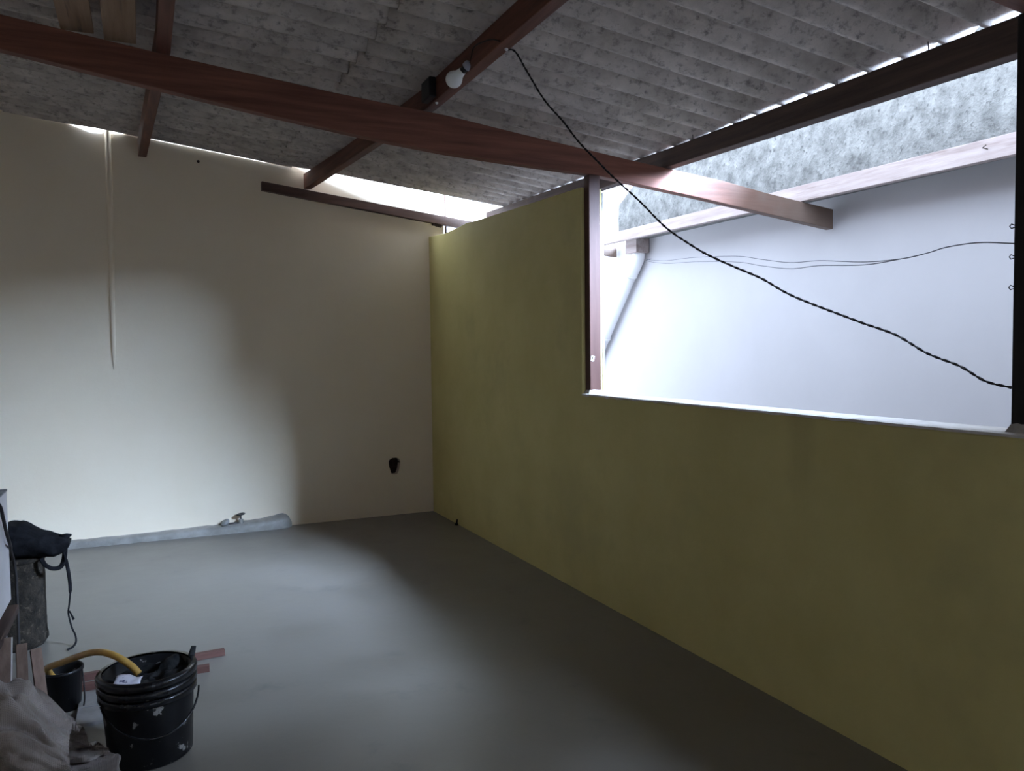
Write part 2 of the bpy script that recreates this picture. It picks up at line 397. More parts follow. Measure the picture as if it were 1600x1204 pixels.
# grey mortar ridge at the foot of the back wall
bm = bmesh.new(); n = 140; rows = []
for i in range(n+1):
    t = i/n; x = -4.5 + 3.26*t
    f = min(1.0, (1-t)/0.03); f = math.sqrt(max(0.0, 1-(1-f)**2))
    h = lerp([-4.5, -2.9, -2.4, -1.9, -1.5, -1.3, -1.24], [0.05, 0.055, 0.055, 0.065, 0.082, 0.112, 0.10], x)*(0.35+0.65*f) + 0.006*nz(x*9, 1)
    d = lerp([-4.5, -2.9, -2.1, -1.4, -1.24], [0.05, 0.055, 0.08, 0.10, 0.09], x)*(0.3+0.7*f) + 0.006*nz(x*7, 4)
    row = []
    for k in range(8):
        a = k/7*PI/2
        yy = -d*math.cos(a)**0.6 if k < 7 else 0.01
        zz = h*math.sin(a)**0.6 if k > 0 else -0.005
        j = 0.004*nz(x*22, k*0.9)
        row.append(bm.verts.new((x, yy + j, zz + (j if k else 0))))
    rows.append(row)
for a, b in zip(rows, rows[1:]):
    for k in range(7): bm.faces.new((a[k], a[k+1], b[k+1], b[k]))
v = bm.verts.new((-1.235, 0.0, 0.0))
for k in range(7): bm.faces.new((rows[-1][k], rows[-1][k+1], v))
struct(obj('trim_2', bm, 'mortar_paint', smooth=True), 'grey painted mortar ridge along the foot of the rear wall')

# ------------------------------------------------------------------ roof sheets
PIT = 0.175; AMP = 0.068
XS = [-4.8, -3.0, -2.2, -0.92, 0.58, 0.72]
ZN = [3.16, 2.985, 2.912, 2.802, 2.617, 2.600]     # top of the purlins over the main rafter
ZB = [3.36, 3.135, 3.055, 2.893, 2.677, 2.660]     # the same at the back wall
def zroof(x, y):
    t = min(1.0, max(0.0, (y + 2.755)/2.755))
    return lerp(XS, ZN, x)*(1-t) + lerp(XS, ZB, x)*t
ceiling = bpy.data.objects.new('ceiling', None); C.objects.link(ceiling)
struct(ceiling, 'grey corrugated fibre cement roof seen from below')
def sheet(x0, x1, ya, yb, lift, back=None, ref=0.0):
    """corrugations run along x; ya is the far edge, yb the near one; back(x) trims the far edge"""
    bm = bmesh.new(); nx = 10; ny = max(6, int(abs(ya-yb)/PIT*10)); th = 0.007
    lo, hi = [], []
    for i in range(nx+1):
        x = x0 + (x1-x0)*i/nx
        e = back(x) if back else ya
        rl, rh = [], []
        for j in range(ny+1):
            y = e + (yb-e)*j/ny
            yn = ref + (yb-ref)*j/ny if back else y        # the waves keep parallel to a trimmed edge
            c = 0.5 + 0.5*math.cos(2*PI*(yn+3.95)/PIT)
            c = c**1.05
            z = zroof(x, y) + lift + 0.009*(j/ny) + AMP*c + 0.003*nz(x*1.5, y*2, x0)
            rl.append(bm.verts.new((x, y, z))); rh.append(bm.verts.new((x, y, z+th)))
        lo.append(rl); hi.append(rh)
    for i in range(nx):
        for j in range(ny):
            bm.faces.new((lo[i][j], lo[i][j+1], lo[i+1][j+1], lo[i+1][j]))
            bm.faces.new((hi[i][j], hi[i+1][j], hi[i+1][j+1], hi[i][j+1]))
    for i in range(nx):
        bm.faces.new((lo[i][0], lo[i+1][0], hi[i+1][0], hi[i][0]))
        bm.faces.new((lo[i][ny], hi[i][ny], hi[i+1][ny], lo[i+1][ny]))
    for j in range(ny):
        bm.faces.new((lo[0][j], hi[0][j], hi[0][j+1], lo[0][j+1]))
        bm.faces.new((lo[nx][j], lo[nx][j+1], hi[nx][j+1], hi[nx][j]))
    return obj('corrugated_sheet', bm, 'fibre_cement', ceiling, smooth=True)
def back_low(x): return -0.03 if x < -1.0 else -0.06 - 0.14*(x+1.0)
def back_high(x):
    if abs(x+2.5) < 0.08: return -0.035
    return -0.002 if x < -2.3 else -0.007
edges = [0.0, -0.80, -1.85, -2.90, -3.95, -5.00, -6.05, -7.10, -8.15, -9.2]
for row, (x0, x1, lf) in enumerate([(-1.318, 0.68, 0.0), (-3.17, -1.17, 0.011), (-4.85, -3.02, 0.022)]):
    for k in range(len(edges)-1):
        a, b = edges[k], edges[k+1]-0.05
        sheet(x0 + 0.012*nz(k*2.3, row*5.1), x1 + 0.012*nz(k*1.7, row+3.0), a, b, lf, (back_low if row == 0 else back_high) if k == 0 else None, -0.10 if row == 0 else 0.0)

# ------------------------------------------------------------------ timbers
RB = ([-4.55, -2.82, -2.34, -1.79, -1.17, -0.83, -0.46, 0.06, 0.55, 0.83, 1.34, 1.90],
      [2.93, 2.730, 2.659, 2.582, 2.506, 2.474, 2.453, 2.430, 2.377, 2.346, 2.282, 2.214])
RT = ([-4.55, -2.82, -2.20, -1.79, -1.43, -0.82, -0.46, 0.30, 0.64, 0.98, 1.34, 1.90],
      [3.07, 2.875, 2.798, 2.756, 2.718, 2.668, 2.623, 2.535, 2.500, 2.465, 2.412, 2.345])
st = [(x, -2.725, lerp(*RB, x), lerp(*RT, x)) for x in sorted(set(RB[0]+RT[0]))]
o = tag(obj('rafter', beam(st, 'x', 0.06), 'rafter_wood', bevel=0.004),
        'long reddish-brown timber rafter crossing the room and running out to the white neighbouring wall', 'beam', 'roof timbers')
bs = [(-1.414, -0.033, 2.730, 2.800), (-0.65, -0.033, 2.632, 2.706), (0.11, -0.033, 2.535, 2.611), (1.0, -0.033, 2.425, 2.505), (1.90, -0.033, 2.315, 2.400)]
tag(obj('rafter', beam(bs, 'x', 0.055), 'back_rafter_wood', bevel=0.003),
    'short thin dark rafter lying along the top of the white rear wall', 'beam', 'roof timbers')
ns = [(-4.5, -5.258, 2.90, 3.05), (-2.0, -5.258, 2.62, 2.775), (0.03, -5.258, 2.40, 2.530), (1.9, -5.258, 2.20, 2.32)]
tag(obj('rafter', beam(ns, 'x', 0.06), 'red_wood_x', bevel=0.004),
    'brown rafter resting on the black post at the near end of the opening', 'beam', 'roof timbers')

def purlin(label, st, mat, width=0.06):
    return tag(obj('purlin', beam(st, 'y', width), mat, bevel=0.004), label, 'beam', 'roof timbers')
purlin('dark brown purlin ending high on the white rear wall beside the white conduit',
       [(-9.0, -2.19, 2.800, 2.912), (-2.755, -2.19, 2.800, 2.912), (-0.02, -2.275, 2.925, 3.055)], 'red_wood_y')
p2 = purlin('dark brown purlin carrying the light bulb',
       [(-9.0, -0.918, 2.690, 2.802), (-2.75, -0.918, 2.690, 2.802), (-1.2, -0.975, 2.742, 2.85), (-0.01, -1.045, 2.772, 2.893)], 'red_wood_y')
p3 = purlin('dark outer purlin under the lower edge of the roof sheets',
       [(-9.0, 0.588, 2.440, 2.550), (-6.2, 0.588, 2.480, 2.600), (-4.9, 0.588, 2.476, 2.608), (-2.75, 0.588, 2.512, 2.617), (0.0, 0.588, 2.560, 2.677)], 'dark_wood_y', 0.075)
# nails and clips on the purlins
for y, zz in ((-3.02, 2.612), (-3.42, 2.61), (-4.06, 2.60), (-4.52, 2.605)):
    bm = bmesh.new(); tube(bm, [(0.553, y, zz-0.02), (0.549, y+0.002, zz+0.035)], 0.0022, 6)
    obj('nail', bm, 'nail_steel', p3)
for y, x, zz in ((-2.88, -0.93, 2.688), (-3.68, -0.905, 2.688)):
    bm = bmesh.new(); bmesh.ops.create_uvsphere(bm, u_segments=10, v_segments=6, radius=0.008, matrix=Matrix.Translation((x, y, zz)))
    obj('cable_clip', bm, 'clip_white', p2, smooth=True)
# two loose boards lying on the rafters
for k, (x0, x1, z) in enumerate(((-2.60, -2.47, 2.862), (-2.43, -2.30, 2.842))):
    bm = bmesh.new(); box(bm, x0, x1, -5.6, -2.70, z, z+0.022)
    tag(obj('loose_board', bm, 'pale_wood_y', bevel=0.003),
        ('pale board laid over the reddish rafter, nearer the dark purlin' if k else 'pale board laid over the reddish rafter, farther from the dark purlin'),
        'board', 'boards stored on the rafters')
# weathered plank along the far side of the light well
bm = beam([(-7.5, 1.655, 2.36, 2.478), (-4.16, 1.655, 2.373, 2.483), (-2.75, 1.655, 2.382, 2.486), (-0.22, 1.655, 2.399, 2.488), (0.5, 1.655, 2.40, 2.49)], 'y', 0.05)
pl = tag(obj('plank', bm, 'weathered_plank', bevel=0.003), 'bleached wooden plank below the grey parapet outside', 'plank')
for y in (-4.02, -4.40):
    bm = bmesh.new(); tube(bm, [(1.63, y, 2.43), (1.605, y+0.01, 2.437), (1.60, y-0.012, 2.445)], 0.003, 6)
    obj('nail', bm, 'nail_steel', pl)
# wooden outlet block above the downpipe
bm = bmesh.new(); box(bm, 1.78, 1.92, -0.58, -0.40, 2.30, 2.43)
tag(obj('outlet_block', bm, 'weathered_plank', bevel=0.003), 'small wooden block above the white downpipe', 'block')

# posts
post = empty('post', 'slim pinkish-brown post at the tall yellow wall, under the reddish rafter', 'post', (0.058, -2.728, SILL))
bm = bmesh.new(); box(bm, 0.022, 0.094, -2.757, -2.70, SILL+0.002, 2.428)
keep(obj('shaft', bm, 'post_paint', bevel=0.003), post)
bm = bmesh.new(); n = 20; ring0, ring1 = [], []
for k in range(n):
    a = 2*PI*k/n; ca, sa = math.cos(a), math.sin(a)
    ex = math.copysign(min(1, abs(ca)*1.35), ca); ey = math.copysign(min(1, abs(sa)*1.35), sa)
    ring0.append(bm.verts.new((0.058+ex*(0.050+0.006*nz(k, 1)), -2.729+ey*(0.042+0.006*nz(k, 2)), SILL-0.001)))
    ring1.append(bm.verts.new((0.058+ex*0.0385, -2.729+ey*0.031, SILL+0.018+0.012*nz(k*0.7, 3))))
for k in range(n): bm.faces.new((ring0[k], ring0[(k+1) % n], ring1[(k+1) % n], ring1[k]))
bm.faces.new(ring0); bm.faces.new(ring1[::-1])
keep(obj('mortar_foot', bm, 'sill_mortar'), post)
bm = bmesh.new()
for k, (dx, a, L) in enumerate(((0.004, 0.15, 0.028), (0.011, -0.12, 0.034), (0.018, 0.2, 0.026), (0.008, 0.5, 0.02))):
    M = Matrix.Translation((0.026+dx, -2.7585, 1.382)) @ Matrix.Rotation(a, 4, 'Y')
    box(bm, -0.004, 0.004, -0.001, 0.001, -L/2, L/2, M)
po = keep(obj('paint_smear', bm, 'clip_white'), post); po['label'] = 'white dab of paint'
rp = empty('post', 'black post at the near end of the opening with wires tied to it', 'post', (0.06, -5.26, SILL))
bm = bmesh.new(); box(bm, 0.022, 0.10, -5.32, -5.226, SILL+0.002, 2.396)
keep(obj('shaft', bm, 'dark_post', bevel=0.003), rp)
for k, z in enumerate((1.79, 1.70, 1.61)):
    bm = bmesh.new(); tube(bm, [Vector((0.03, -5.226, z)), Vector((0.028, -5.214, z+0.006)), Vector((0.028, -5.209, z)), Vector((0.028, -5.214, z-0.007)), Vector((0.03, -5.226, z-0.004))], 0.0018, 6)
    keep(obj('wire_tie', bm, 'wire_black'), rp)
bm = bmesh.new(); n = 16; ring0, ring1 = [], []
for k in range(n):
    a = 2*PI*k/n; ca, sa = math.cos(a), math.sin(a)
    ex = math.copysign(min(1, abs(ca)*1.35), ca); ey = math.copysign(min(1, abs(sa)*1.35), sa)
    ring0.append(bm.verts.new((0.061+ex*(0.052+0.006*nz(k, 11)), -5.273+ey*(0.062+0.01*nz(k, 12)), SILL-0.001)))
    ring1.append(bm.verts.new((0.061+ex*0.041, -5.273+ey*0.049, SILL+0.03+0.02*nz(k*0.7, 13))))
for k in range(n): bm.faces.new((ring0[k], ring0[(k+1) % n], ring1[(k+1) % n], ring1[k]))
bm.faces.new(ring0); bm.faces.new(ring1[::-1])
keep(obj('mortar_foot', bm, 'mortar_grey'), rp)

# conduit under the paint of the rear wall
bm = bmesh.new()
tube(bm, [(-2.506, -0.004, 3.12), (-2.508, -0.004, 2.6), (-2.513, -0.003, 1.9), (-2.518, 0.0, 1.45), (-2.519, 0.008, 1.30)], [0.021, 0.021, 0.019, 0.015, 0.006], 12)
tag(obj('wall_conduit', bm, 'white_wall_paint', smooth=True), 'vertical white-painted conduit running up the rear wall', 'conduit')
# thin pole outside the wall corner
bm = bmesh.new(); tube(bm, [(0.172, 0.03, 0.0), (0.170, 0.03, 3.05)], 0.011, 8)
tag(obj('thin_pole', bm, 'dark_wood_y', smooth=True), 'thin upright pole just outside the corner of the white rear wall', 'pole')
# dark clump under the back rafter
bm = bmesh.new()
for k in range(7):
    bmesh.ops.create_icosphere(bm, subdivisions=2, radius=0.013+0.006*random.random(),
        matrix=Matrix.Translation((0.03+0.016*k-0.03*(k > 4), -0.040+0.008*random.random(), 2.535+0.006*random.random()-0.0016*k)))
tag(obj('mud_nest', bm, 'nest_mud', smooth=True), 'small dark mud nest clinging under the thin rafter', 'nest')
# little peg hole and peg
bm = bmesh.new(); tube(bm, [(-1.879, 0.006, 2.928), (-1.879, -0.004, 2.928)], 0.011, 10)
tag(obj('wall_plug', bm, 'hole_dark'), 'tiny dark wall plug high on the white rear wall', 'plug')
bm = bmesh.new(); lathe(bm, [(0.014, 0.0), (0.013, 0.012), (0.008, 0.022), (0.006, 0.045), (0.003, 0.05)], 10, Matrix.Translation((-0.022, -0.64, 0.0)) @ Matrix.Rotation(0.15, 4, 'Y'), close_top=True)
tag(obj('pipe_stub', bm, 'black_rim', smooth=True), 'tiny black pipe stub at the foot of the yellow wall', 'stub')
# dark box inside the socket hole
bm = bmesh.new()
x0, x1, y0, y1, z0, z1 = -0.402, -0.298, 0.022, 0.068, 0.350, 0.504
vs = [bm.verts.new(v) for v in ((x0, y0, z0), (x1, y0, z0), (x1, y0, z1), (x0, y0, z1), (x0, y1, z0), (x1, y1, z0), (x1, y1, z1), (x0, y1, z1))]
for f in ((4, 5, 6, 7), (0, 1, 5, 4), (1, 2, 6, 5), (2, 3, 7, 6), (3, 0, 4, 7)): bm.faces.new([vs[i] for i in f])
tag(obj('socket_box', bm, 'hole_dark', solidify=0.003), 'dark empty socket box in the chopped hole of the rear wall', 'socket')

# valve and plug on the mortar ridge
tap = empty('stop_valve', 'small dark stop valve with round handwheel on the mortar ridge', 'valve', (-1.643, -0.05, 0.06))
bm = bmesh.new(); lathe(bm, [(0.020, 0.045), (0.021, 0.075), (0.017, 0.085), (0.019, 0.09), (0.019, 0.102), (0.010, 0.106)], 12, Matrix.Translation((-1.643, -0.05, 0.0)), close_top=True)
keep(obj('body', bm, 'mortar_paint', smooth=True), tap)
bm = bmesh.new(); tube(bm, [(-1.643, -0.05, 0.10), (-1.643, -0.05, 0.142)], 0.006, 8)
keep(obj('stem', bm, 'valve_metal', smooth=True), tap)
bm = bmesh.new()
cw = Vector((-1.643, -0.05, 0.142))
ringp = [cw + Vector((0.028*math.cos(2*PI*k/18), 0.028*math.sin(2*PI*k/18), 0.003*math.cos(2*PI*k/18))) for k in range(19)]
tube(bm, ringp, 0.0065, 6)
for k in range(4):
    a = PI/4 + k*PI/2
    tube(bm, [cw, cw + Vector((0.027*math.cos(a), 0.027*math.sin(a), 0))], 0.004, 6)
keep(obj('handwheel', bm, 'valve_metal', smooth=True), tap)
bm = bmesh.new(); tube(bm, [(-1.76, -0.045, 0.062), (-1.65, -0.05, 0.07)], 0.011, 8)
keep(obj('side_pipe', bm, 'valve_metal', smooth=True), tap)
plug = empty('pipe_plug', 'tilted grey round plug on the mortar ridge beside the stop valve', 'plug', (-1.745, -0.05, 0.06))
M = axis_matrix((-1.752, -0.052, 0.066), (-0.45, -0.3, 0.85))
bm = bmesh.new(); lathe(bm, [(0.014, -0.01), (0.014, 0.018), (0.033, 0.020), (0.036, 0.026), (0.034, 0.034), (0.012, 0.037)], 16, M, close_top=True)
keep(obj('cap', bm, 'grey_plug', smooth=True), plug)

# ------------------------------------------------------------------ bulb
bulb = empty('light_bulb', 'unlit white bulb in a black holder screwed to the dark purlin', 'light bulb', (-0.95, -3.33, 2.74))
c0 = Vector((-0.995, -3.30, 2.668)); d0 = (Vector((-0.955, -3.365, 2.712)) - c0).normalized()
M = axis_matrix(c0, d0)
prof = [(0.0005, -0.038)] + [(0.038*math.cos(a), 0.038*math.sin(a)) for a in [math.radians(x) for x in range(-75, 41, 10)]] + [(0.0225, 0.034), (0.019, 0.046), (0.018, 0.056)]
bm = bmesh.new(); lathe(bm, prof, 28, M, close_top=True)
keep(obj('globe', bm, 'bulb_plastic', smooth=True), bulb)
bm = bmesh.new(); lathe(bm, [(0.0155, 0.055), (0.0155, 0.072), (0.019, 0.073), (0.019, 0.078), (0.012, 0.079)], 20, M, close_top=True)
keep(obj('holder', bm, 'socket_black', smooth=True), bulb)
bm = bmesh.new(); lathe(bm, [(0.019, 0.078), (0.021, 0.080), (0.021, 0.100), (0.015, 0.106)], 20, M, close_top=True)
keep(obj('holder_cap', bm, 'socket_grey', smooth=True), bulb)
bm = bmesh.new(); e = c0 + d0*0.104
tube(bm, spline([e, e+Vector((0.0, -0.02, 0.02)), (-0.953, -3.45, 2.77), (-0.953, -3.62, 2.74), (-0.952, -3.72, 2.70)], 6), 0.003, 6)
keep(obj('lead', bm, 'wire_black', smooth=True), bulb)
# black box standing in for the shade in the gap between purlin and rafter
bm = bmesh.new(); box(bm, -0.985, -0.949, -2.93, -2.80, 2.70, 2.80)
tag(obj('gap_shade_block', bm, 'socket_black', bevel=0.006), 'black stand-in for the shaded gap where the bulb purlin crosses the reddish rafter', 'block')

# ------------------------------------------------------------------ wires
W1 = [(-0.9, -3.66, 2.694), (-0.862, -3.674, 2.685), (-0.834, -3.723, 2.596), (-0.792, -3.796, 2.463), (-0.746, -3.875, 2.357), (-0.71, -3.939, 2.264), (-0.674, -4.002, 2.188), (-0.631, -4.075, 2.102), (-0.577, -4.17, 1.999), (-0.525, -4.261, 1.892), (-0.474, -4.349, 1.817), (-0.438, -4.412, 1.772), (-0.39, -4.495, 1.724), (-0.345, -4.574, 1.68), (-0.301, -4.651, 1.624), (-0.258, -4.725, 1.583), (-0.217, -4.796, 1.548), (-0.177, -4.865, 1.514), (-0.13, -4.948, 1.475), (-0.084, -5.028, 1.415), (-0.04, -5.105, 1.376), (-0.005, -5.164, 1.331), (0.024, -5.226, 1.313)]
core = spline(W1, 14); fr = frames(core)
tw = empty('twisted_wire', 'black twisted electric wire sagging from the bulb purlin across the opening', 'wire', core[0])
for s in (0, PI):
    L = 0.0; pts = []
    for i, (p, (t, nn, b)) in enumerate(zip(core, fr)):
        if i: L += (core[i]-core[i-1]).length
        a = s + L*2*PI/0.055
        pts.append(p + 0.0023*(math.cos(a)*nn + math.sin(a)*b))
    bm = bmesh.new(); tube(bm, pts, 0.0024, 5)
    keep(obj('strand', bm, 'wire_black', smooth=True), tw)
W2 = [(0.03, -5.222, 1.738), (0.09, -5.07, 1.762), (0.152, -4.913, 1.769), (0.193, -4.808, 1.763), (0.254, -4.653, 1.761), (0.36, -4.384, 1.78), (0.512, -3.996, 1.83), (0.633, -3.69, 1.856), (0.777, -3.324, 1.915), (0.93, -2.933, 1.98), (1.254, -2.112, 2.071), (1.556, -1.343, 2.138), (1.80, -0.72, 2.22), (1.915, -0.62, 2.24)]
tw2 = empty('thin_wire', 'thin pair of grey wires running from the black post to the downpipe', 'wire', W2[0])
for k in range(2):
    pts = [Vector(p) + Vector((0, 0, -k*0.035*math.sin(PI*min(1, max(0, (i-4)/9.0))))) for i, p in enumerate(W2)]
    bm = bmesh.new(); tube(bm, spline(pts, 8), 0.0020, 5)
    keep(obj('strand', bm, 'wire_thin', smooth=True), tw2)

# ------------------------------------------------------------------ downpipe
dp = empty('downpipe', 'white plastic downpipe bending down along the neighbouring wall', 'pipe', (1.865, -0.5, 2.3))
bm = bmesh.new()
a0 = spline([(1.862, -0.49, 2.34), (1.862, -0.488, 2.27), (1.863, -0.44, 2.20), (1.864, -0.36, 2.115)], 6)
tube(bm, a0, 0.060, 18)
keep(obj('elbow', bm, 'white_pvc', smooth=True), dp)
bm = bmesh.new(); tube(bm, [(1.864, -0.36, 2.115), (1.865, 0.80, 0.72)], 0.054, 18)
keep(obj('pipe', bm, 'white_pvc', smooth=True), dp)
bm = bmesh.new(); tube(bm, [(1.865, 0.80, 0.74), (1.865, 0.82, 0.66), (1.865, 0.82, 0.0)], 0.049, 18)
keep(obj('lower_pipe', bm, 'white_pvc', smooth=True), dp)
dirp = (Vector((1.865, 0.80, 0.72)) - Vector((1.864, -0.36, 2.115))).normalized()
for y, z in ((-0.365, 2.12), (0.115, 1.545)):
    c = Vector((1.864, y, z)); bm = bmesh.new()
    tube(bm, [c - dirp*0.012, c - dirp*0.010, c + dirp*0.010, c + dirp*0.012], [0.056, 0.065, 0.065, 0.056], 18)
    keep(obj('coupling', bm, 'white_pvc', smooth=True), dp)

# ------------------------------------------------------------------ clutter at the left
# stacked white cabinets
low = empty('cabinet', 'low white cabinet on the floor under the brown shelf board', 'cabinet', (-3.1, -3.24, 0), 'white cabinets')
bm = bmesh.new(); box(bm, -3.35, -2.862, -3.48, -3.0, 0.0, 0.395)
keep(obj('body', bm, 'cabinet_white', bevel=0.003), low)
bm = bmesh.new(); box(bm, -2.862, -2.848, -3.46, -3.02, 0.03, 0.375)
keep(obj('side_panel', bm, 'cabinet_white', bevel=0.003), low)
bm = bmesh.new(); box(bm, -3.38, -2.81, -3.50, -2.97, 0.395, 0.425)
tag(obj('shelf_board', bm, 'dark_wood_y', bevel=0.003), 'dark brown board lying between the two white cabinets', 'board')
upc = empty('cabinet', 'white upper cabinet standing on the dark brown board', 'cabinet', (-3.1, -3.24, 0.425), 'white cabinets')
bm = bmesh.new(); box(bm, -3.35, -2.832, -3.48, -3.0, 0.455, 0.900)
keep(obj('body', bm, 'cabinet_white', bevel=0.003), upc)
bm = bmesh.new(); box(bm, -3.352, -2.830, -3.482, -2.998, 0.900, 0.906)
keep(obj('top_panel', bm, 'cabinet_top'), upc)
bm = bmesh.new(); box(bm, -3.33, -2.86, -3.46, -3.02, 0.425, 0.455)
keep(obj('plinth', bm, 'dark_wood_y'), upc)
# cable
cable = spline([(-2.95, -3.46, 0.912), (-2.84, -3.36, 0.913), (-2.822, -3.26, 0.886), (-2.82, -3.196, 0.822), (-2.82, -3.135, 0.755), (-2.82, -3.055, 0.687), (-2.86, -2.75, 0.60), (-2.896, -2.42, 0.49), (-2.894, -2.38, 0.405), (-2.893, -2.38, 0.25), (-2.89, -2.40, 0.03), (-2.87, -2.45, 0.006)], 6)
bm = bmesh.new(); tube(bm, cable, 0.0065, 8)
tag(obj('power_cable', bm, 'wire_black', smooth=True), 'black cable hanging over the white cabinet and down the crusted drum', 'cable')

# drum
DX, DY, DR = -2.925, -2.16, 0.128
drum = empty('drum', 'upright dark crusted drum under the black bag', 'drum', (DX, DY, 0))
bm = bmesh.new(); seg = 40; rows = []
for i in range(19):
    z = 0.44*i/18; r0 = DR + (0.006 if i in (1, 2) else 0) - (0.012 if i == 0 else 0)
    rows.append([bm.verts.new((DX+(r0+0.004*nz(k*0.7, z*22, 2))*math.cos(2*PI*k/seg), DY+(r0+0.004*nz(k*0.7, z*22, 8))*math.sin(2*PI*k/seg), z)) for k in range(seg)])
for a, b in zip(rows, rows[1:]):
    for k in range(seg): bm.faces.new((a[k], a[(k+1) % seg], b[(k+1) % seg], b[k]))
bm.faces.new(rows[0][::-1]); bm.faces.new(rows[-1])
keep(obj('body', bm, 'drum_crust', smooth=True), drum)
bm = bmesh.new(); lathe(bm, [(DR+0.002, 0.425), (DR+0.008, 0.43), (DR+0.008, 0.444), (DR-0.004, 0.447)], 40, Matrix.Translation((DX, DY, 0)), close_top=True)
keep(obj('rim', bm, 'drum_crust', smooth=True), drum)

# black bag slumped over the drum
bag = empty('bag', 'black cloth bag slumped on the crusted drum with a strap hanging to the floor', 'bag', (DX, DY, 0.447))
top = [(-3.07, 0.60), (-2.94, 0.617), (-2.885, 0.618), (-2.82, 0.577), (-2.751, 0.543), (-2.70, 0.528), (-2.680, 0.505)]
bot = [(-3.07, 0.450), (-2.94, 0.452), (-2.885, 0.450), (-2.825, 0.450), (-2.782, 0.437), (-2.72, 0.455), (-2.695, 0.490)]
bm = bmesh.new(); rows = []; ns_ = 24
for i in range(25):
    f = i/24*(len(top)-1); a = int(min(f, len(top)-2)); t = f-a
    x = top[a][0]*(1-t)+top[a+1][0]*t; zt = top[a][1]*(1-t)+top[a+1][1]*t; zb = bot[a][1]*(1-t)+bot[a+1][1]*t
    dep = 0.125*math.sqrt(max(0.05, 1-((x+2.90)/0.27)**2))
    row = []
    for k in range(ns_):
        an = 2*PI*k/ns_; ca, sa = math.cos(an), math.sin(an)
        j = 1 + 0.16*nz(x*16, ca*1.8, sa*1.8)
        yy = DY - 0.02 + dep*math.copysign(abs(ca)**0.75, ca)*j
        zz = (zt+zb)/2 + (zt-zb)/2*math.copysign(abs(sa)**0.75, sa)*(j if sa > 0 else 1)
        row.append(bm.verts.new((x + 0.008*nz(an, x*9), yy, max(zz, 0.435 if x > -2.8 else 0.450))))
    rows.append(row)
for a, b in zip(rows, rows[1:]):
    for k in range(ns_): bm.faces.new((a[k], a[(k+1) % ns_], b[(k+1) % ns_], b[k]))
bm.faces.new(rows[0][::-1]); bm.faces.new(rows[-1])
keep(obj('cloth_body', bm, 'black_cloth', smooth=True), bag)
bm = bmesh.new()
tube(bm, [(-2.72, DY-0.03, 0.52), (-2.69, DY-0.03, 0.530), (-2.672, DY-0.03, 0.535)], [0.022, 0.014, 0.004], 8)
keep(obj('corner_tab', bm, 'black_cloth', smooth=True), bag)
bm = bmesh.new()
tube(bm, spline([(-2.80, DY-0.10, 0.445), (-2.785, DY-0.11, 0.415), (-2.755, DY-0.11, 0.392), (-2.722, DY-0.10, 0.392), (-2.706, DY-0.09, 0.42), (-2.70, DY-0.07, 0.47), (-2.705, DY-0.05, 0.50)], 6), 0.013, 8, flat=0.35)
keep(obj('handle_loop', bm, 'black_cloth', smooth=True), bag)
bm = bmesh.new()
sp_ = spline([(-2.712, -2.24, 0.49), (-2.700, -2.25, 0.44), (-2.692, -2.25, 0.395), (-2.685, -2.25, 0.339), (-2.682, -2.25, 0.267), (-2.690, -2.25, 0.194), (-2.694, -2.255, 0.152), (-2.680, -2.27, 0.085), (-2.666, -2.28, 0.05), (-2.662, -2.30, 0.020), (-2.675, -2.335, 0.007), (-2.695, -2.36, 0.006)], 5)
m_ = len(sp_)
tube(bm, sp_, [0.011 if 0.12 < i/m_ < 0.36 else 0.0055 for i in range(m_)], 8, flat=0.45)
keep(obj('strap', bm, 'black_cloth', smooth=True), bag)
bm = bmesh.new(); tube(bm, [(-2.690, -2.25, 0.165), (-2.680, -2.25, 0.14), (-2.672, -2.252, 0.118)], [0.004, 0.005, 0.007], 6, flat=0.5)
keep(obj('strap_end', bm, 'black_cloth', smooth=True), bag)

# leaning timbers
def leaning(name, label, x, y, wx, wy, L, lean_x, lean_y, rot, parts):
    e = empty(name, label, 'board', (x, y, 0), 'offcuts leaning beside the cabinet')
    M = Matrix.Translation((x, y, 0)) @ Matrix.Rotation(rot, 4, 'Z') @ Matrix.Rotation(lean_y, 4, 'X') @ Matrix.Rotation(lean_x, 4, 'Y')
    for nm, mt, a in parts:
        bm = bmesh.new(); box(bm, a[0], a[1], a[2], a[3], a[4], a[5], M)
        keep(obj(nm, bm, mt, bevel=0.002), e)
leaning('timber_offcut', 'brown timber offcut with a pale sawn edge leaning by the low cabinet', -2.815, -3.52, 0, 0, 0, 0.06, -0.42, 0.16,
        [('timber', 'board_brown', (-0.040, 0.026, -0.030, 0.030, 0.014, 0.44)), ('pale_edge', 'board_pale', (0.026, 0.031, -0.030, 0.030, 0.014, 0.44))])
leaning('timber_offcut', 'thick dark brown timber offcut leaning between the pale-edged offcut and the small tub', -2.728, -3.50, 0, 0, 0, 0.02, -0.40, 0.16,
        [('timber', 'board_brown', (-0.032, 0.004, -0.034, 0.034, 0.016, 0.405))])
leaning('timber_offcut', 'lighter brown timber offcut leaning closest to the small black tub', -2.668, -3.49, 0, 0, 0, -0.06, -0.40, 0.16,
        [('timber', 'stick_brown', (-0.018, 0.018, -0.034, 0.034, 0.016, 0.38))])

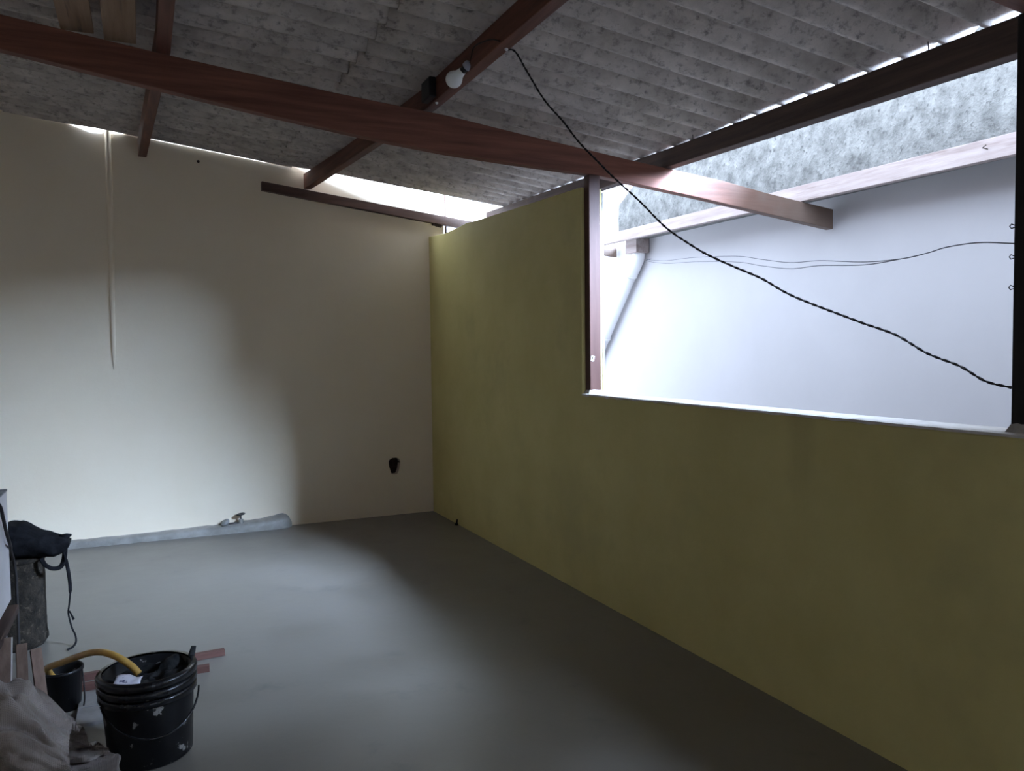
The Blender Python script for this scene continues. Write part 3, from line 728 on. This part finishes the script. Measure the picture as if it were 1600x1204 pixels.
# small black tub
tub = empty('tub', 'small black plastic tub behind the large pail', 'bucket', (-2.655, -3.07, 0))
M = Matrix.Translation((-2.66, -3.06, 0.0))
bm = bmesh.new(); lathe(bm, [(0.068, 0.0), (0.078, 0.15), (0.083, 0.152), (0.083, 0.165), (0.078, 0.166), (0.074, 0.155), (0.066, 0.02)], 28, M)
keep(obj('body', bm, 'black_plastic', smooth=True), tub)
bm = bmesh.new(); lathe(bm, [(0.0005, 0.118), (0.04, 0.124), (0.0725, 0.115)], 24, M, close_bottom=False)
keep(obj('cement_residue', bm, 'tile_grey', smooth=True), tub)
bm = bmesh.new(); tube(bm, spline([(-2.582, -3.09, 0.155), (-2.576, -3.12, 0.11), (-2.574, -3.13, 0.05), (-2.580, -3.12, 0.012)], 5), 0.003, 6)
keep(obj('handle', bm, 'wire_black', smooth=True), tub)

# orange hose from the tub into the pail
bm = bmesh.new()
hp = spline([(-2.69, -3.06, 0.13), (-2.70, -3.10, 0.17), (-2.69, -3.20, 0.222), (-2.632, -3.27, 0.258), (-2.575, -3.34, 0.295), (-2.52, -3.43, 0.332), (-2.475, -3.50, 0.347), (-2.43, -3.55, 0.338), (-2.39, -3.58, 0.312), (-2.365, -3.60, 0.285)], 6)
tube(bm, hp, 0.0125, 10)
tag(obj('hose', bm, 'hose_orange', smooth=True), 'short orange-brown hose arching from the small tub into the pail', 'hose')

# reddish sticks lying behind the pail
for k, (a, b, lab) in enumerate((((-2.66, -2.80, 0.016), (-2.005, -2.76, 0.018), 'longer reddish stick lying on the floor behind the pail'),
                                  ((-2.62, -2.91, 0.014), (-2.085, -2.93, 0.014), 'shorter reddish stick lying on the floor behind the pail'))):
    A, B = Vector(a), Vector(b); d = (B-A); L = d.length
    M = Matrix.Translation(A) @ Matrix.Rotation(math.atan2(d.y, d.x), 4, 'Z')
    bm = bmesh.new(); box(bm, 0, L, -0.016, 0.016, -0.0145, 0.0145, M)
    tag(obj('wood_stick', bm, 'stick_red', bevel=0.002), lab, 'stick', 'reddish sticks')

# grey tiles on the floor between tub and pail
for k, (x0, x1, y0, y1, lab) in enumerate(((-2.60, -2.36, -3.14, -2.99, 'flat grey tile on the floor closest to the reddish sticks'),
                                           (-2.60, -2.36, -3.30, -3.15, 'flat grey tile on the floor beside the pail and sack'))):
    bm = bmesh.new(); box(bm, x0, x1, y0, y1, 0.0, 0.016)
    tag(obj('floor_tile', bm, 'tile_grey', bevel=0.002), lab, 'tile', 'loose grey tiles')

# large black pail
PX, PY = -2.332, -3.63
pail = empty('pail', 'large black paint pail with white splashes and a rag inside', 'bucket', (PX, PY, 0))
M = Matrix.Translation((PX, PY, 0.0)) @ Matrix.Rotation(math.radians(-1.0), 4, 'Y')
R1, HH = 0.166, 0.318
bm = bmesh.new()
lathe(bm, [(0.134, 0.0), (0.140, 0.006), (0.152, 0.205), (0.154, 0.228), (0.150, 0.232), (0.150, HH-0.01), (0.146, HH-0.01), (0.128, 0.015)], 56, M)
keep(obj('body', bm, 'black_plastic', smooth=True), pail)
for k, (z0, rr) in enumerate(((0.226, 0.1625), (0.258, 0.1645), (0.290, R1))):
    bm = bmesh.new()
    lathe(bm, [(0.148, z0), (rr, z0), (rr+0.0025, z0+0.004), (rr+0.0025, z0+0.017), (rr-0.001, z0+0.024), (0.148, z0+0.026)], 56, M, close_bottom=False)
    keep(obj('rim_band', bm, 'black_rim', smooth=True), pail)
bm = bmesh.new()
ear = (PX-0.088, PY-0.14, 0.222)
hnd = [Vector((PX+0.166*math.cos(a), PY+0.166*math.sin(a), 0.222-0.10*math.sin((a-math.radians(200))/math.radians(155)*PI))) for a in [math.radians(200+155*i/24) for i in range(25)]]
tube(bm, hnd, 0.0035, 8)
keep(obj('handle', bm, 'black_rim', smooth=True), pail)
# contents of the pail
bm = bmesh.new(); rows = []
for i in range(15):
    r = 0.143*i/14; row = []
    for k in range(36):
        a = 2*PI*k/36; x, y = r*math.cos(a), r*math.sin(a)
        h = 0.262 + 0.035*nz(x*17, y*17, 1) + 0.02*nz(x*40, y*40, 3) + max(0, x+0.01)*0.45*(0.6+0.4*nz(x*9, y*9))*(1 if y > -0.06 else 0.4)
        row.append(bm.verts.new((PX+x, PY+y, h)))
    rows.append(row)
for a, b in zip(rows, rows[1:]):
    for k in range(36): bm.faces.new((a[k], a[(k+1) % 36], b[(k+1) % 36], b[k]))
rag = empty('rag', 'crumpled black rag stuffed in the large pail', 'rag', (PX, PY, 0.24))
keep(obj('crumpled_cloth', bm, 'rag_cloth', smooth=True), rag)
bm = bmesh.new(); tube(bm, [(PX+0.135, PY+0.055, 0.27), (PX+0.150, PY+0.06, 0.325), (PX+0.156, PY+0.062, 0.345)], [0.02, 0.014, 0.011], 8, flat=0.6)
keep(obj('cloth_tip', bm, 'rag_cloth', smooth=True), rag)
bm = bmesh.new(); n = 8; rows = []
for i in range(n+1):
    row = []
    for j in range(n+1):
        u, v = i/n-0.5, j/n-0.5
        row.append(bm.verts.new((PX-0.072+u*0.085+v*0.02, PY-0.045+v*0.10, 0.282+0.012*nz(u*3, v*3, 2)+v*0.02-u*0.012)))
    rows.append(row)
for a, b in zip(rows, rows[1:]):
    for j in range(n): bm.faces.new((a[j], a[j+1], b[j+1], b[j]))
tag(obj('paper_sheet', bm, 'paper_label', smooth=True, solidify=0.001), 'crumpled white paper with dark print inside the large pail', 'paper')

# woven sack, mouth open to the right
sack = empty('sack', 'crumpled woven raffia sack with its mouth open beside the pail', 'sack', (-2.85, -3.85, 0))
bm = bmesh.new(); nu, nv = 84, 120; rows = []
for i in range(nu+1):
    u = i/nu
    row = []
    for k in range(nv):
        a = 2*PI*k/nv; ca, sa = math.cos(a), math.sin(a)
        # length of the bag differs round the mouth: upper lip short, lower lip long
        xe = -2.53 + (0.105 if sa < 0 else -0.04)*abs(sa)**0.7
        x = -3.28 + (xe+3.28)*u
        ztop = lerp([-3.3, -2.95, -2.77, -2.71, -2.66, -2.62, -2.53, -2.44], [0.34, 0.40, 0.385, 0.375, 0.325, 0.27, 0.19, 0.15], x)
        zbot = 0.0 + 0.075*max(0, (x+2.72)/0.28)**1.3
        half = lerp([-3.3, -2.9, -2.7, -2.5, -2.42], [0.20, 0.235, 0.22, 0.15, 0.11], x)
        tp = 1.0 if u > 0.06 else (u/0.06)**0.5
        q = nz(x*6 + 1.5*ca, ca*3.0, sa*3.0); q2 = nz(x*13, ca*6.0 + x*5, sa*6.0)
        fold = 0.080*(0.45 - abs(q)*1.6) + 0.048*(0.4 - abs(q2)*1.5) + 0.012*nz(x*30, ca*12, sa*12)
        zc, hz = (ztop+zbot)/2 - 0.012, (ztop-zbot)/2*tp*0.92
        r = 1 + fold/0.16*0.8
        yy = -3.84 + half*tp*math.copysign(abs(ca)**0.8, ca)*r
        zz = zc + hz*math.copysign(abs(sa)**0.85, sa)*(r if sa > 0 else 1)
        row.append(bm.verts.new((x + 0.012*nz(a*2, u*6, 5), yy, max(0.004, zz))))
    rows.append(row)
for a, b in zip(rows, rows[1:]):
    for k in range(nv): bm.faces.new((a[k], a[(k+1) % nv], b[(k+1) % nv], b[k]))
bm.faces.new(rows[0][::-1])
keep(obj('woven_cloth', bm, 'raffia', smooth=True, solidify=0.003), sack)
bm = bmesh.new(); bmesh.ops.create_icosphere(bm, subdivisions=3, radius=1.0, matrix=Matrix.Translation((-2.60, -3.86, 0.055)) @ Matrix.Diagonal((0.07, 0.06, 0.035, 1)))
for v in bm.verts: v.co += Vector((0.01*nz(v.co.x*20, v.co.y*20), 0.01*nz(v.co.y*20, v.co.z*20), 0.006*nz(v.co.x*25, v.co.z*25)))
tag(obj('scrap_cloth', bm, 'red_scrap', smooth=True), 'dull red scrap inside the woven sack', 'scrap')
